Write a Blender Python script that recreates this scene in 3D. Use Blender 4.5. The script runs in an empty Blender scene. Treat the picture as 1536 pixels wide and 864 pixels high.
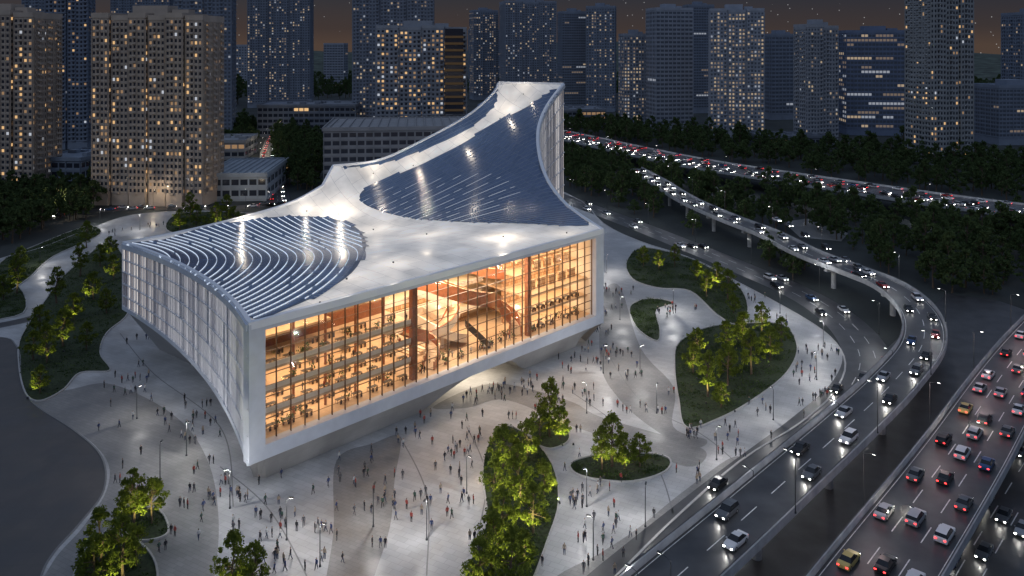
import bpy, math, random
import numpy as np
from mathutils import Vector, Matrix
from mathutils.geometry import delaunay_2d_cdt
random.seed(7)
F=1200.;HC=80.;HY=67.;CX=768.
scene=bpy.context.scene
def G(px,py,z=0.):
    s=(py-HY)/(HC-z); return ((px-CX)/s, F/s)
def P(px,py,Y):
    s=F/Y; return ((px-CX)/s, Y, HC-(py-HY)/s)
# ---------------------------------------------------------------- materials
def mat(name,col,rough=.7,metal=0.,emit=None,es=0.,noise=0.,nscale=1.,spec=.5):
    m=bpy.data.materials.new(name); m.use_nodes=True
    nt=m.node_tree; b=nt.nodes['Principled BSDF']
    b.inputs['Base Color'].default_value=(*col,1); b.inputs['Roughness'].default_value=rough
    b.inputs['Metallic'].default_value=metal
    b.inputs['Specular IOR Level'].default_value=spec
    if emit: 
        b.inputs['Emission Color'].default_value=(*emit,1); b.inputs['Emission Strength'].default_value=es
    if noise>0:
        tc=nt.nodes.new('ShaderNodeTexCoord'); n=nt.nodes.new('ShaderNodeTexNoise'); n.inputs['Scale'].default_value=nscale
        n.inputs['Detail'].default_value=6
        nt.links.new(tc.outputs['Object'],n.inputs['Vector'])
        r=nt.nodes.new('ShaderNodeValToRGB')
        r.color_ramp.elements[0].position=.3; r.color_ramp.elements[1].position=.7
        r.color_ramp.elements[0].color=(*[c*(1-noise) for c in col],1)
        r.color_ramp.elements[1].color=(*[min(1,c*(1+noise)) for c in col],1)
        nt.links.new(n.outputs['Fac'],r.inputs['Fac']); nt.links.new(r.outputs['Color'],b.inputs['Base Color'])
    return m
def brickmat(name,c1,c2,cm,sc,bw,rh,mortar=.02,rough=.7,emit=0.,noise=True,vec=None,spec=.5,rot=0.):
    m=mat(name,c1,rough,spec=spec); nt=m.node_tree; b=nt.nodes['Principled BSDF']
    tc=nt.nodes.new('ShaderNodeTexCoord'); br=nt.nodes.new('ShaderNodeTexBrick')
    br.inputs['Color1'].default_value=(*c1,1); br.inputs['Color2'].default_value=(*c2,1); br.inputs['Mortar'].default_value=(*cm,1)
    br.inputs['Scale'].default_value=sc; br.inputs['Brick Width'].default_value=bw; br.inputs['Row Height'].default_value=rh
    br.inputs['Mortar Size'].default_value=mortar
    src=tc.outputs['Object']
    if vec:
        sp=nt.nodes.new('ShaderNodeSeparateXYZ'); cb=nt.nodes.new('ShaderNodeCombineXYZ'); ad=nt.nodes.new('ShaderNodeMath'); ad.operation='ADD'
        nt.links.new(src,sp.inputs[0]); nt.links.new(sp.outputs[0],ad.inputs[0]); nt.links.new(sp.outputs[1],ad.inputs[1])
        nt.links.new(ad.outputs[0],cb.inputs[0]); nt.links.new(sp.outputs[2],cb.inputs[1]); src=cb.outputs[0]
    elif rot:
        mp=nt.nodes.new('ShaderNodeMapping'); mp.inputs['Rotation'].default_value=(0,0,rot); nt.links.new(src,mp.inputs['Vector']); src=mp.outputs[0]
    nt.links.new(src,br.inputs['Vector'])
    out=br.outputs['Color']
    if noise:
        n=nt.nodes.new('ShaderNodeTexNoise'); n.inputs['Scale'].default_value=.12; n.inputs['Detail'].default_value=8
        nt.links.new(tc.outputs['Object'],n.inputs['Vector'])
        mr=nt.nodes.new('ShaderNodeMapRange'); mr.inputs[1].default_value=.3; mr.inputs[2].default_value=.7; mr.inputs[3].default_value=.72; mr.inputs[4].default_value=1.18
        nt.links.new(n.outputs['Fac'],mr.inputs[0])
        mx=nt.nodes.new('ShaderNodeVectorMath'); mx.operation='SCALE'
        nt.links.new(out,mx.inputs[0]); nt.links.new(mr.outputs[0],mx.inputs['Scale']); out=mx.outputs[0]
        nt.links.new(n.outputs['Fac'],b.inputs['Roughness'])
    nt.links.new(out,b.inputs['Base Color'])
    if emit>0:
        nt.links.new(out,b.inputs['Emission Color']); b.inputs['Emission Strength'].default_value=emit
    return m
M={}
M['plaza']=brickmat('plaza_paving',(.45,.45,.45),(.39,.39,.39),(.25,.25,.25),1,2.4,1.2,.02,rot=.5)
M['plaza2']=brickmat('plaza_paving_grey',(.25,.243,.235),(.21,.206,.2),(.13,.13,.13),1,1.6,.8,.02,rot=.5)
M['lot']=brickmat('dark_lot_paving',(.09,.082,.078),(.078,.073,.07),(.055,.055,.055),1,3,3,.02)
M['asphalt']=mat('asphalt',(.05,.051,.054),.45,noise=.35,nscale=.25)
M['ground']=mat('ground',(.03,.036,.035),.9,noise=.5,nscale=.03)
M['kerb']=mat('kerb_stone',(.42,.41,.4),.7,noise=.1,nscale=2)
M['kerbd']=mat('kerb_stone_dark',(.2,.2,.2),.7,noise=.1,nscale=2)
M['paint']=mat('road_paint',(.7,.7,.68),.6,noise=.25,nscale=1.5)
M['concrete']=mat('concrete',(.36,.37,.38),.75,noise=.2,nscale=.5)
M['soil']=mat('soil_groundcover',(.03,.045,.018),.95,noise=.5,nscale=1.5)
M['white']=mat('white_panel',(.55,.59,.66),.4,noise=.06,nscale=.5)
M['rim']=mat('roof_rim_white',(.78,.81,.86),.35)
M['roofw']=brickmat('roof_white_panels_glow',(.82,.79,.75),(.74,.72,.69),(.34,.34,.35),1,7.5,4.2,.035,rough=.38,emit=.24,rot=.8)  # emission added so the white roof looks lit
M['solar']=brickmat('solar_panel',(.07,.115,.22),(.05,.09,.18),(.13,.17,.24),1,1.6,3.2,.05,rough=.24,noise=False,spec=.9,rot=.8)
M['solarp']=mat('solar_panel_plain',(.065,.11,.21),.25,noise=.3,nscale=.25,spec=.9)
M['riser']=mat('panel_edge_glint',(.75,.8,.88),.3,emit=(.8,.89,1.),es=.5)  # metal edges given emission to paint glints along the panel rows
M['riserd']=mat('panel_edge_glint_dim',(.22,.3,.42),.3,emit=(.5,.68,1.),es=.05)
M['darkroof']=mat('roof_underlay',(.05,.08,.14),.5)
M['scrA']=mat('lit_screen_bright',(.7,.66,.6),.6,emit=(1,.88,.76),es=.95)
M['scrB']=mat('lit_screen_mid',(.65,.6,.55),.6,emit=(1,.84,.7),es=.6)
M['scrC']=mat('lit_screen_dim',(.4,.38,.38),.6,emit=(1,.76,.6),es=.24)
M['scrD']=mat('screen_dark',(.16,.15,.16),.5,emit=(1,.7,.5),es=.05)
M['fin']=mat('facade_fin',(.5,.54,.62),.4)
M['hull']=brickmat('hull_concrete',(.38,.375,.37),(.35,.345,.34),(.27,.27,.27),1,4,1.5,.015,vec=True)
M['bronze']=mat('bronze_mullion',(.14,.09,.06),.4,metal=.4)
M['floorw']=mat('interior_timber_floor',(.62,.44,.28),.5,noise=.1,nscale=1)
M['plaster']=mat('interior_plaster',(.84,.75,.62),.7)
M['wood']=mat('interior_wood',(.26,.10,.05),.5,noise=.2,nscale=2)
M['redwood']=mat('stair_red_timber',(.36,.12,.05),.45,noise=.2,nscale=1.2)
M['books']=brickmat('book_shelves',(.42,.2,.09),(.2,.085,.04),(.08,.035,.02),1,.55,.7,.07,vec=True,noise=False)
M['books2']=brickmat('book_shelves_light',(.8,.62,.42),(.5,.28,.14),(.3,.16,.09),1,.9,1.0,.1,vec=True,noise=False)
M['strip']=mat('ceiling_light_strip',(1,1,1),.5,emit=(1,.82,.58),es=5)
M['desk']=mat('desk_dark',(.05,.035,.03),.5)
M['plant']=mat('indoor_plant',(.05,.10,.03),.8)
M['bark']=mat('bark',(.09,.065,.045),.9,noise=.3,nscale=4)
M['steel']=mat('dark_steel',(.08,.085,.09),.45,metal=.6)
M['lampglow']=mat('lamp_glow',(1,1,1),.5,emit=(1,.96,.9),es=14)
M['tyre']=mat('tyre_rubber',(.02,.02,.02),.8)
M['cglass']=mat('car_glass',(.015,.018,.022),.08)
M['hl']=mat('headlight',(1,1,1),.3,emit=(1,.96,.9),es=30)
M['tl']=mat('taillight',(.5,.02,.02),.3,emit=(1,.04,.04),es=7)
M['chrome']=mat('hub_metal',(.5,.5,.5),.3,metal=.9)
def leafmat(name,c1,c2):
    m=bpy.data.materials.new(name); m.use_nodes=True; nt=m.node_tree; nt.nodes.clear()
    o=nt.nodes.new('ShaderNodeOutputMaterial'); mx=nt.nodes.new('ShaderNodeMixShader'); d=nt.nodes.new('ShaderNodeBsdfDiffuse'); t=nt.nodes.new('ShaderNodeBsdfTranslucent')
    tc=nt.nodes.new('ShaderNodeTexCoord'); n=nt.nodes.new('ShaderNodeTexNoise'); n.inputs['Scale'].default_value=1.1; n.inputs['Detail'].default_value=4
    nt.links.new(tc.outputs['Object'],n.inputs['Vector'])
    r=nt.nodes.new('ShaderNodeValToRGB'); r.color_ramp.elements[0].position=.32; r.color_ramp.elements[1].position=.68
    r.color_ramp.elements[0].color=(*c1,1); r.color_ramp.elements[1].color=(*c2,1)
    nt.links.new(n.outputs['Fac'],r.inputs['Fac']); nt.links.new(r.outputs['Color'],d.inputs['Color']); nt.links.new(r.outputs['Color'],t.inputs['Color'])
    mx.inputs[0].default_value=.45; nt.links.new(d.outputs[0],mx.inputs[1]); nt.links.new(t.outputs[0],mx.inputs[2]); nt.links.new(mx.outputs[0],o.inputs[0])
    return m
M['leaf']=leafmat('foliage',(.07,.10,.02),(.18,.22,.045))
M['leafs']=leafmat('foliage_shrub',(.03,.05,.02),(.07,.105,.035))
M['leafd']=leafmat('foliage_dark',(.05,.075,.035),(.11,.155,.06))
def glassmat(name,fac=.1,tint=(1,1,1)):
    m=bpy.data.materials.new(name); m.use_nodes=True; nt=m.node_tree; nt.nodes.clear()
    o=nt.nodes.new('ShaderNodeOutputMaterial'); mx=nt.nodes.new('ShaderNodeMixShader'); t=nt.nodes.new('ShaderNodeBsdfTransparent'); g=nt.nodes.new('ShaderNodeBsdfGlossy')
    g.inputs['Roughness'].default_value=.05; t.inputs['Color'].default_value=(*tint,1)
    mx.inputs[0].default_value=fac; nt.links.new(t.outputs[0],mx.inputs[1]); nt.links.new(g.outputs[0],mx.inputs[2]); nt.links.new(mx.outputs[0],o.inputs[0]); return m
M['glass']=glassmat('clear_glazing',.08,(.97,.95,.92))
# ---------------------------------------------------------------- mesh builder
class MB:
    def __init__(s,mats): s.v=[];s.f=[];s.m=[];s.mats=mats;s.T=None
    def idx(s,k):
        if k not in s.mats: s.mats.append(k)
        return s.mats.index(k)
    def add(s,vs,fs,k):
        b=len(s.v); i=s.idx(k)
        if s.T: vs=[s.T(*p) for p in vs]
        s.v.extend([tuple(p) for p in vs])
        for f in fs: s.f.append(tuple(b+a for a in f)); s.m.append(i)
    def quad(s,a,b,c,d,k): s.add([a,b,c,d],[(0,1,2,3)],k)
    def box(s,x0,x1,y0,y1,z0,z1,k):
        s.add([(x0,y0,z0),(x1,y0,z0),(x1,y1,z0),(x0,y1,z0),(x0,y0,z1),(x1,y0,z1),(x1,y1,z1),(x0,y1,z1)],
              [(0,3,2,1),(4,5,6,7),(0,1,5,4),(1,2,6,5),(2,3,7,6),(3,0,4,7)],k)
    def prism(s,poly,z0,z1,k):
        n=len(poly); s.add([(a,b,z0) for a,b in poly]+[(a,b,z1) for a,b in poly],[tuple(range(n))[::-1],tuple(range(n,2*n))]+[(i,(i+1)%n,n+(i+1)%n,n+i) for i in range(n)],k)
    def cyl(s,cx,cy,z0,z1,r0,r1,k,n=8,axis='z'):
        vs=[];fs=[]
        for i in range(n):
            a=2*math.pi*i/n; c,q=math.cos(a),math.sin(a)
            if axis=='z': vs+= [(cx+r0*c,cy+r0*q,z0),(cx+r1*c,cy+r1*q,z1)]
            else: vs+=[(cx+r0*c,z0,cy+r0*q),(cx+r1*c,z1,cy+r1*q)]
        for i in range(n):
            j=(i+1)%n; fs.append((2*i,2*j,2*j+1,2*i+1))
        fs.append(tuple(2*i for i in range(n))[::-1]); fs.append(tuple(2*i+1 for i in range(n)))
        s.add(vs,fs,k)
    def tube(s,p,q,r0,r1,k,n=6):
        p=Vector(p);q=Vector(q);d=(q-p).normalized(); a=d.orthogonal().normalized(); b=d.cross(a); vs=[];fs=[]
        for i in range(n):
            t=2*math.pi*i/n; o=a*math.cos(t)+b*math.sin(t); vs+=[tuple(p+o*r0),tuple(q+o*r1)]
        for i in range(n):
            j=(i+1)%n; fs.append((2*i,2*j,2*j+1,2*i+1))
        s.add(vs,fs,k)
    def mesh(s,name,smooth=False):
        me=bpy.data.meshes.new(name); me.from_pydata(s.v,[],s.f)
        for k in s.mats: me.materials.append(M[k])
        me.polygons.foreach_set('material_index',s.m)
        if smooth: me.polygons.foreach_set('use_smooth',[True]*len(s.f))
        me.update(); return me
    def obj(s,name,parent=None,smooth=False,loc=(0,0,0),rot=0):
        o=bpy.data.objects.new(name,s.mesh(name,smooth)); scene.collection.objects.link(o)
        o.location=loc; o.rotation_euler=(0,0,rot)
        if parent: o.parent=parent
        return o
def new(mats=None): return MB(mats or [])
def empty(name,loc=(0,0,0)):
    e=bpy.data.objects.new(name,None); e.location=loc; scene.collection.objects.link(e); return e
def inst(name,me,loc,rot=0,sc=1,parent=None,coll=None):
    o=bpy.data.objects.new(name,me); o.location=loc; o.rotation_euler=(0,0,rot); o.scale=(sc,sc,sc) if not isinstance(sc,tuple) else sc
    (coll or scene.collection).objects.link(o)
    if parent: o.parent=parent
    return o
def light(name,kind,loc,power,col=(1,.85,.65),parent=None,radius=.15,rot=None,size=None,spot=None,blend=.5):
    l=bpy.data.lights.new(name,kind); l.energy=power; l.color=col
    if kind in('POINT','SPOT'): l.shadow_soft_size=radius
    if kind=='SPOT': l.spot_size=spot; l.spot_blend=blend
    if kind=='AREA': l.shape='RECTANGLE'; l.size,l.size_y=size
    o=bpy.data.objects.new(name,l); scene.collection.objects.link(o); o.location=loc
    if rot: o.rotation_euler=rot
    if parent: o.parent=parent
    return o
def catmull(pts,n=8,closed=False):
    pts=[Vector(p) for p in pts]; N=len(pts); out=[]
    rng=range(N) if closed else range(N-1)
    for i in rng:
        if closed: a,b,c,d=pts[(i-1)%N],pts[i],pts[(i+1)%N],pts[(i+2)%N]
        else: a,b,c,d=pts[max(i-1,0)],pts[i],pts[i+1],pts[min(i+2,N-1)]
        for j in range(n):
            t=j/n; out.append(.5*((2*b)+(c-a)*t+(2*a-5*b+4*c-d)*t*t+(3*b-a-3*c+d)*t**3))
    if not closed: out.append(pts[-1])
    return out
def resample(pts,step,closed=False):
    pts=[Vector(p) for p in pts]
    if closed: pts=pts+[pts[0]]
    L=[0]
    for a,b in zip(pts,pts[1:]): L.append(L[-1]+(b-a).length)
    n=max(2,int(L[-1]/step)); out=[];k=0
    for i in range(n+1):
        d=L[-1]*i/n
        while k<len(L)-2 and L[k+1]<d: k+=1
        t=(d-L[k])/max(1e-9,L[k+1]-L[k]); out.append(pts[k].lerp(pts[k+1],min(1,max(0,t))))
    if closed: out=out[:-1]
    return out
def normals(path,closed=False):
    N=len(path); out=[]
    for i in range(N):
        if closed: d=path[(i+1)%N]-path[(i-1)%N]
        else: d=path[min(i+1,N-1)]-path[max(i-1,0)]
        d=Vector((d.x,d.y,0)).normalized(); out.append(Vector((d.y,-d.x,0)))
    return out
def sweep(mb,path,prof,k,closed=False,i0=0,i1=None):
    ns=normals(path,closed); N=len(path); i1=i1 if i1 is not None else N-1
    vs=[];m=len(prof)
    ids=list(range(N)) if closed else list(range(i0,i1+1))
    for i in ids:
        for (o,z) in prof: p=path[i]+ns[i]*o; vs.append((p.x,p.y,p.z+z))
    fs=[]; n=len(ids)
    for i in range(n if closed else n-1):
        j=(i+1)%n
        for a in range(m if m>2 else 1):
            b=(a+1)%m; fs.append((i*m+a,i*m+b,j*m+b,j*m+a))
    if not closed and m>2: fs.append(tuple(range(m))); fs.append(tuple((n-1)*m+a for a in range(m))[::-1])
    mb.add(vs,fs,k)
def inpoly(x,y,poly):
    c=False;n=len(poly);j=n-1
    for i in range(n):
        xi,yi=poly[i][0],poly[i][1];xj,yj=poly[j][0],poly[j][1]
        if (yi>y)!=(yj>y) and x<(xj-xi)*(y-yi)/(yj-yi+1e-12)+xi: c=not c
        j=i
    return c
def gpoly(img,smooth=True,n=6,z=0):
    p=[(*G(a,b,z),0) for a,b in img]
    if smooth: p=[tuple(v) for v in catmull(p,n,True)]
    return [(a[0],a[1]) for a in p]
def sheet(name,poly,z,k):
    mb=new(); mb.add([(x,y,z) for x,y in poly],[tuple(range(len(poly)))],k); return mb.obj(name)
A=Vector((-46.8,142.9,0)); e1=Vector((.698,.716,0)).normalized(); e2=Vector((-e1.y,e1.x,0)); LEN=101.8
def FT(u,w,z): p=A+e1*u+e2*w; return (p.x,p.y,z)

# ---------------------------------------------------------------- ground
mb=new(); mb.quad((-4000,-500,0),(4000,-500,0),(4000,7000,0),(-4000,7000,0),'ground'); mb.obj('ground')
plaza=[(-260,900),(-260,470),(-100,420),(0,388),(60,372),(130,345),(200,322),(300,316),(400,318),(500,290),(560,250),(700,240),(850,290),(905,335),(960,362),(1030,385),(1110,425),(1190,468),(1245,505),(1268,545),(1250,590),(1200,635),(1110,692),(1010,780),(925,864),(850,930),(600,960)]
plp=gpoly(plaza,True,4); sheet('plaza_paving',plp,.010,'plaza')
mb=new(); pth=[Vector((x,y,0)) for x,y in plp]; sweep(mb,pth,[(-.2,0),(-.2,.13),(.2,.13),(.2,0)],'kerb',closed=True); mb.obj('plaza_kerb')
bands=[([(160,575),(225,600),(280,640),(315,700),(328,780),(322,870),(310,960),(40,960),(75,850),(125,790),(160,735),(160,690),(120,650),(60,618),(45,590),(100,585)],.014),
([(505,690),(560,665),(600,655),(592,720),(585,790),(560,870),(540,950),(480,950),(500,800)],.014),
([(650,610),(740,575),(850,600),(900,625),(1020,660),(1060,680),(1030,700),(940,665),(860,640),(760,600),(700,612)],.014),
([(905,440),(930,430),(960,520),(1010,580),(1010,640),(1060,660),(1040,672),(990,650),(930,600),(900,540)],.018),
([(830,870),(900,830),(960,790),(1015,745),(1090,690),(1105,694),(1010,778),(920,860),(860,910)],.018)]
for b_,z_ in bands: sheet('grey_paving_band',gpoly(b_),z_,'plaza2')
lot=gpoly([(-250,512),(-20,505),(25,520),(32,570),(50,605),(110,645),(152,685),(156,735),(120,785),(80,830),(60,870),(40,960),(-300,960)])
sheet('dark_paved_lot',lot,.020,'lot')
mb=new(); sweep(mb,[Vector((x,y,0)) for x,y in lot],[(-.15,0),(-.15,.12),(.15,.12),(.15,0)],'kerbd',closed=True); mb.obj('lot_kerb')
mb=new()
for line_ in ([(330,700),(400,760),(460,864),(480,930)],[(600,655),(640,740),(640,864)],[(700,640),(730,720),(700,864)],[(905,520),(960,600),(1050,650),(1100,690)],[(860,590),(930,640),(985,700),(1010,770)],[(180,500),(230,560),(330,640),(350,760)]):
    sweep(mb,resample(catmull([(*G(a,b),.022) for a,b in line_],8),1.5),[(-.12,0),(.12,0)],'kerbd')
mb.obj('paving_channel')

# ---------------------------------------------------------------- trees / shrubs meshes
def leafquad(mb,c,s,k,rnd):
    n=Vector((rnd.gauss(0,1),rnd.gauss(0,1),rnd.gauss(0,1)+.6)).normalized(); a=n.orthogonal().normalized(); b=n.cross(a)
    t=rnd.random()*6.28; a2=a*math.cos(t)+b*math.sin(t); b2=n.cross(a2); c=Vector(c)
    mb.v.extend([tuple(c-a2*s),tuple(c-b2*s*.55),tuple(c+a2*s),tuple(c+b2*s*.55)]); L=len(mb.v)
    mb.f.append((L-4,L-3,L-2,L-1)); mb.m.append(mb.idx(k))
def tree_mesh(name,h,r,nclump,nleaf,ls,k,seed):
    rnd=random.Random(seed); mb=new(['bark',k])
    th=h*.34; base=Vector((0,0,-.1)); top=Vector((rnd.uniform(-.3,.3),rnd.uniform(-.3,.3),th))
    mb.tube(base,top,h*.028,h*.018,'bark',7)
    lean=Vector((rnd.uniform(-.4,.4),rnd.uniform(-.4,.4),h*.8)); mb.tube(top,lean,h*.018,h*.005,'bark',5)
    for i in range(nclump):
        a=rnd.random()*6.28; zf=rnd.random(); prof=math.sin(math.pi*(.12+.84*zf)**.8)*(.7+.45*rnd.random())
        rr=r*prof*math.sqrt(rnd.uniform(.3,1)); z=h*(.26+.72*zf)
        c=Vector((rr*math.cos(a),rr*math.sin(a),z))
        if i%3==0:
            st=top.lerp(lean,min(1,max(0,(z-th)/(h*.5))*.6)); mb.tube(st,c,h*.009,h*.003,'bark',4)
        cr=r*rnd.uniform(.13,.3)
        for j in range(nleaf):
            d=Vector((rnd.gauss(0,1),rnd.gauss(0,1),rnd.gauss(0,.7))); d=d.normalized()*cr*rnd.random()**.4
            leafquad(mb,c+d,ls*rnd.uniform(.6,1.3),k,rnd)
    return mb.mesh(name)
TREES=[tree_mesh('tree_crown_%d'%i,8.2+1.2*(i%3),2.7+.3*(i%2),50,44,.24,'leaf',i) for i in range(4)]
FTREES=[tree_mesh('wood_tree_%d'%i,11+i,4.4,36,24,.56,'leafd',20+i) for i in range(4)]
ISL=[
 [(32,505),(65,455),(100,410),(160,365),(185,385),(192,430),(192,470),(160,500),(150,530),(165,556),(120,560),(95,585),(60,602),(38,590),(28,545)],
 [(170,775),(200,762),(240,768),(252,800),(215,812),(175,800)],
 [(120,840),(170,795),(225,830),(235,880),(200,920),(110,920)],
 [(732,668),(760,640),(798,658),(830,700),(838,755),(822,810),(795,880),(760,930),(680,930),(706,840),(730,780),(724,712)],
 [(797,640),(815,625),(848,640),(853,662),(825,674),(800,662)],
 [(858,694),(900,682),(960,680),(1003,688),(998,708),(950,723),(895,720),(862,710)],
 [(1018,515),(1060,492),(1120,485),(1175,488),(1196,520),(1180,560),(1130,600),(1080,628),(1030,642),(1018,600),(1012,550)],
 [(945,460),(975,448),(1012,455),(985,466),(990,495),(985,512),(955,492)],
 [(940,392),(962,372),(1010,380),(1060,398),(1108,430),(1122,465),(1105,487),(1075,472),(1035,437),(985,432),(948,418)],
 [(0,395),(50,370),(130,340),(150,352),(80,385),(40,420),(0,440)],
 [(250,345),(265,322),(330,318),(372,322),(365,345),(300,355)],
 [(-60,440),(20,425),(35,470),(-60,480)],
 [(330,870),(370,850),(400,900),(330,920)],
]
islp=[gpoly(p,True,5) for p in ISL]
rs=random.Random(3)
for i,p in enumerate(islp):
    sheet('planting_bed_soil',p,.05,'soil')
    mb=new(); sweep(mb,[Vector((x,y,0)) for x,y in p],[(-.15,0),(-.15,.28),(.15,.28),(.15,0)],'kerb',closed=True); mb.obj('planting_bed_kerb')
    xs=[q[0] for q in p]; ys=[q[1] for q in p]; area=0
    for a in range(len(p)): b=(a+1)%len(p); area+=p[a][0]*p[b][1]-p[b][0]*p[a][1]
    area=abs(area)/2; n=int(min(9000,area*9)); mb=new(['leafs','leafd']); k=0
    cl=[]
    while len(cl)<max(6,int(area/5)):
        x,y=rs.uniform(min(xs),max(xs)),rs.uniform(min(ys),max(ys))
        if inpoly(x,y,p): cl.append((x,y,rs.choice([.15,.2,.3,.5,.9])))
    for j in range(n):
        cx,cy,hh=cl[rs.randrange(len(cl))]; x=cx+rs.gauss(0,.8); y=cy+rs.gauss(0,.8)
        if inpoly(x,y,p): leafquad(mb,(x,y,.1+hh*rs.random()),rs.uniform(.12,.26),'leafd' if hh>.4 else 'leafs',rs)
    mb.obj('shrub_bed')
TP=[(60,590,.8),(70,545,1.),(95,520,1.1),(60,500,1.),(110,480,1.1),(130,525,.9),(85,455,1.1),(140,450,1.1),(160,470,.9),(170,420,1.),(120,415,1.1),(165,385,1.),(150,400,1.),(50,540,.9),(25,440,1.1),(5,450,1.1),(30,405,1.1),(130,372,1.1),
 (200,790,1.),(228,785,.9),(185,785,.7),(150,850,1.),(185,880,1.),(205,850,.8),(140,890,1.),
 (350,895,1.),(380,905,.9),
 (755,700,1.1),(790,690,1.),(742,748,.85),(778,768,1.1),(815,745,.9),(755,808,1.),(800,800,.95),(738,858,1.),(785,855,.8),(720,885,.9),(768,890,1.),
 (825,655,1.15),(810,660,.8),(840,660,.85),
 (918,700,1.1),(903,705,.75),(937,703,.9),(960,700,.8),
 (1040,560,.9),(1062,595,1.),(1092,578,1.15),(1045,530,.9),(1090,533,1.05),(1127,562,1.15),(1115,515,1.),(1155,540,1.1),(1172,520,.9),(1142,503,.9),(1082,612,.8),
 (965,400,.9),(988,405,.75),(1012,400,.85),(1045,420,.9),(1075,430,1.1),(1092,450,1.1),(1060,445,.9),(1100,470,.8),
 (270,345,1.2),(295,345,1.2),(325,342,1.2),(350,340,1.1),(310,350,1.),(340,330,1.2),(285,330,1.2)]
mb=new(); mb.box(-.2,.2,-.12,.12,0,.12,'steel'); mb.box(-.18,.18,-.16,.1,.12,.42,'steel'); upl=mb.mesh('floodfix')
LIT={0:.7,1:.6,2:.9,4:.6,7:.9,9:.6,11:.6,14:.5,18:1,19:1.2,21:1,22:1.1,25:1,27:1.5,28:1.9,29:1.2,30:2.,31:1.9,32:1.4,33:2.,34:1.6,35:1.3,36:1.3,38:1.6,40:1.4,41:.8,42:1.2,45:1.4,46:1.6,48:1.,49:1.6,50:.7,51:1.4,52:1.2,54:1.,55:.9,57:.7,59:1.2,60:1.4,62:1.,64:.9,66:.8}
for i,(a,b,s) in enumerate(TP):
    x,y=G(a,b); inst('plaza_tree',TREES[i%4],(x,y,0),rs.random()*6.28,(s*rs.uniform(.9,1.05),s*rs.uniform(.9,1.05),s*rs.uniform(.85,1.05)))
    if i in LIT:
        an=math.radians(rs.choice([-90,-60,-110,-40])); R=3.9*s; lx,ly=x+R*math.cos(an),y+R*math.sin(an)
        o=inst('garden_floodlight',upl,(lx,ly,.06)); v=Vector((x-lx,y-ly,5.2*s))
        l=light('flood_lamp','SPOT',(0,0,.75),2900*LIT[i]*(1+ (y>220)*.4),(1,.93,.32),o,.1,rot=v.to_track_quat('-Z','Y').to_euler(),spot=math.radians(95),blend=.8)

wood=bpy.data.collections.new('woodland_trees')
def scatter(img,sp,smin=.8,smax=1.25,exc=None):
    p=gpoly(img,False); xs=[q[0] for q in p]; ys=[q[1] for q in p]; x=min(xs)
    while x<max(xs):
        y=min(ys)
        while y<max(ys):
            a,b=x+rs.uniform(-.45,.45)*sp,y+rs.uniform(-.45,.45)*sp
            if inpoly(a,b,p) and not (exc and exc(a,b)): 
                s=rs.uniform(smin,smax); inst('t',FTREES[rs.randrange(4)],(a,b,0),rs.random()*6.28,(s,s,s*rs.uniform(.85,1.15)),coll=wood)
            y+=sp
        x+=sp
def rpath(img,z,step=2.5): return resample(catmull([(*G(a,b,z),z) for a,b in img],10),step)
ramp=rpath([(950,253),(985,272),(1030,300),(1090,327),(1150,350),(1210,380),(1270,403),(1335,430),(1378,468),(1384,515),(1340,573),(1270,640),(1180,720),(1090,800),(1010,870),(900,970)],8)
slip=rpath([(1140,322),(1180,338),(1215,360),(1262,388),(1300,412)],8)
hwy=rpath([(700,180),(790,192),(860,206),(950,226),(1050,246),(1150,262),(1250,277),(1350,292),(1450,306),(1600,325),(1700,335)],8,5)
hwr=rpath([(1700,345),(1640,420),(1545,530),(1440,690),(1318,864),(1240,980)],8)
gr=rpath([(820,288),(885,312),(960,340),(1040,372),(1120,405),(1200,440),(1262,480),(1300,530),(1290,580),(1230,640),(1120,728),(960,864),(880,940)],0)
gr2=rpath([(1750,480),(1640,560),(1560,660),(1490,770),(1430,870),(1380,960)],0)
allp=[(ramp,9),(hwy,20),(gr,10),(slip,8),(hwr,9)]
def nearroad(x,y):
    for p,w in allp:
        for q in p[::3]:
            if abs(q.x-x)<w and abs(q.y-y)<w: return True
    return False
scatter([(848,222),(920,238),(1000,262),(1090,300),(1180,335),(1215,395),(1150,402),(1060,362),(960,326),(900,300),(848,280)],8.5,.65,1.2,exc=nearroad)
scatter([(1060,262),(1200,285),(1400,312),(1600,335),(1640,440),(1500,445),(1420,440),(1340,415),(1290,395),(1230,355),(1170,322)],9.5,.6,1.2,exc=nearroad)
scatter([(1190,375),(1240,410),(1190,430),(1120,392),(1130,375)],8,.6,.9)
scatter([(760,172),(850,182),(1000,203),(1200,222),(1380,238),(1600,250),(1600,318),(1450,298),(1250,268),(1050,236),(900,212),(780,188)],12.5,.8,1.4,exc=nearroad)
scatter([(-150,300),(0,298),(145,292),(150,322),(60,352),(0,372),(-150,390)],8)
scatter([(405,212),(440,205),(482,215),(480,290),(445,295),(420,260)],9)
scatter([(330,190),(380,185),(385,225),(335,232)],10)
scatter([(100,175),(560,145),(900,150),(1600,170),(1600,135),(900,118),(100,125)],26,1.2,2.)
we=empty('woodland'); we.instance_type='COLLECTION'; we.instance_collection=wood
mb=new(); nx=160
vs=[];fs=[];ny=14
for j in range(ny):
    for i in range(nx):
        x=-2600+5200*i/(nx-1); y=1500+160*j; e=math.sin(math.pi*j/(ny-1))
        h=(58+20*math.sin(x*.0021+1)+12*math.sin(x*.006)+rs.uniform(-4,4))*e
        vs.append((x,y,h-1))
for j in range(ny-1):
    for i in range(nx-1): a=j*nx+i; fs.append((a,a+1,a+nx+1,a+nx))
M['hill']=mat('hill_forest',(.045,.06,.045),.95,noise=.7,nscale=.04)
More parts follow.
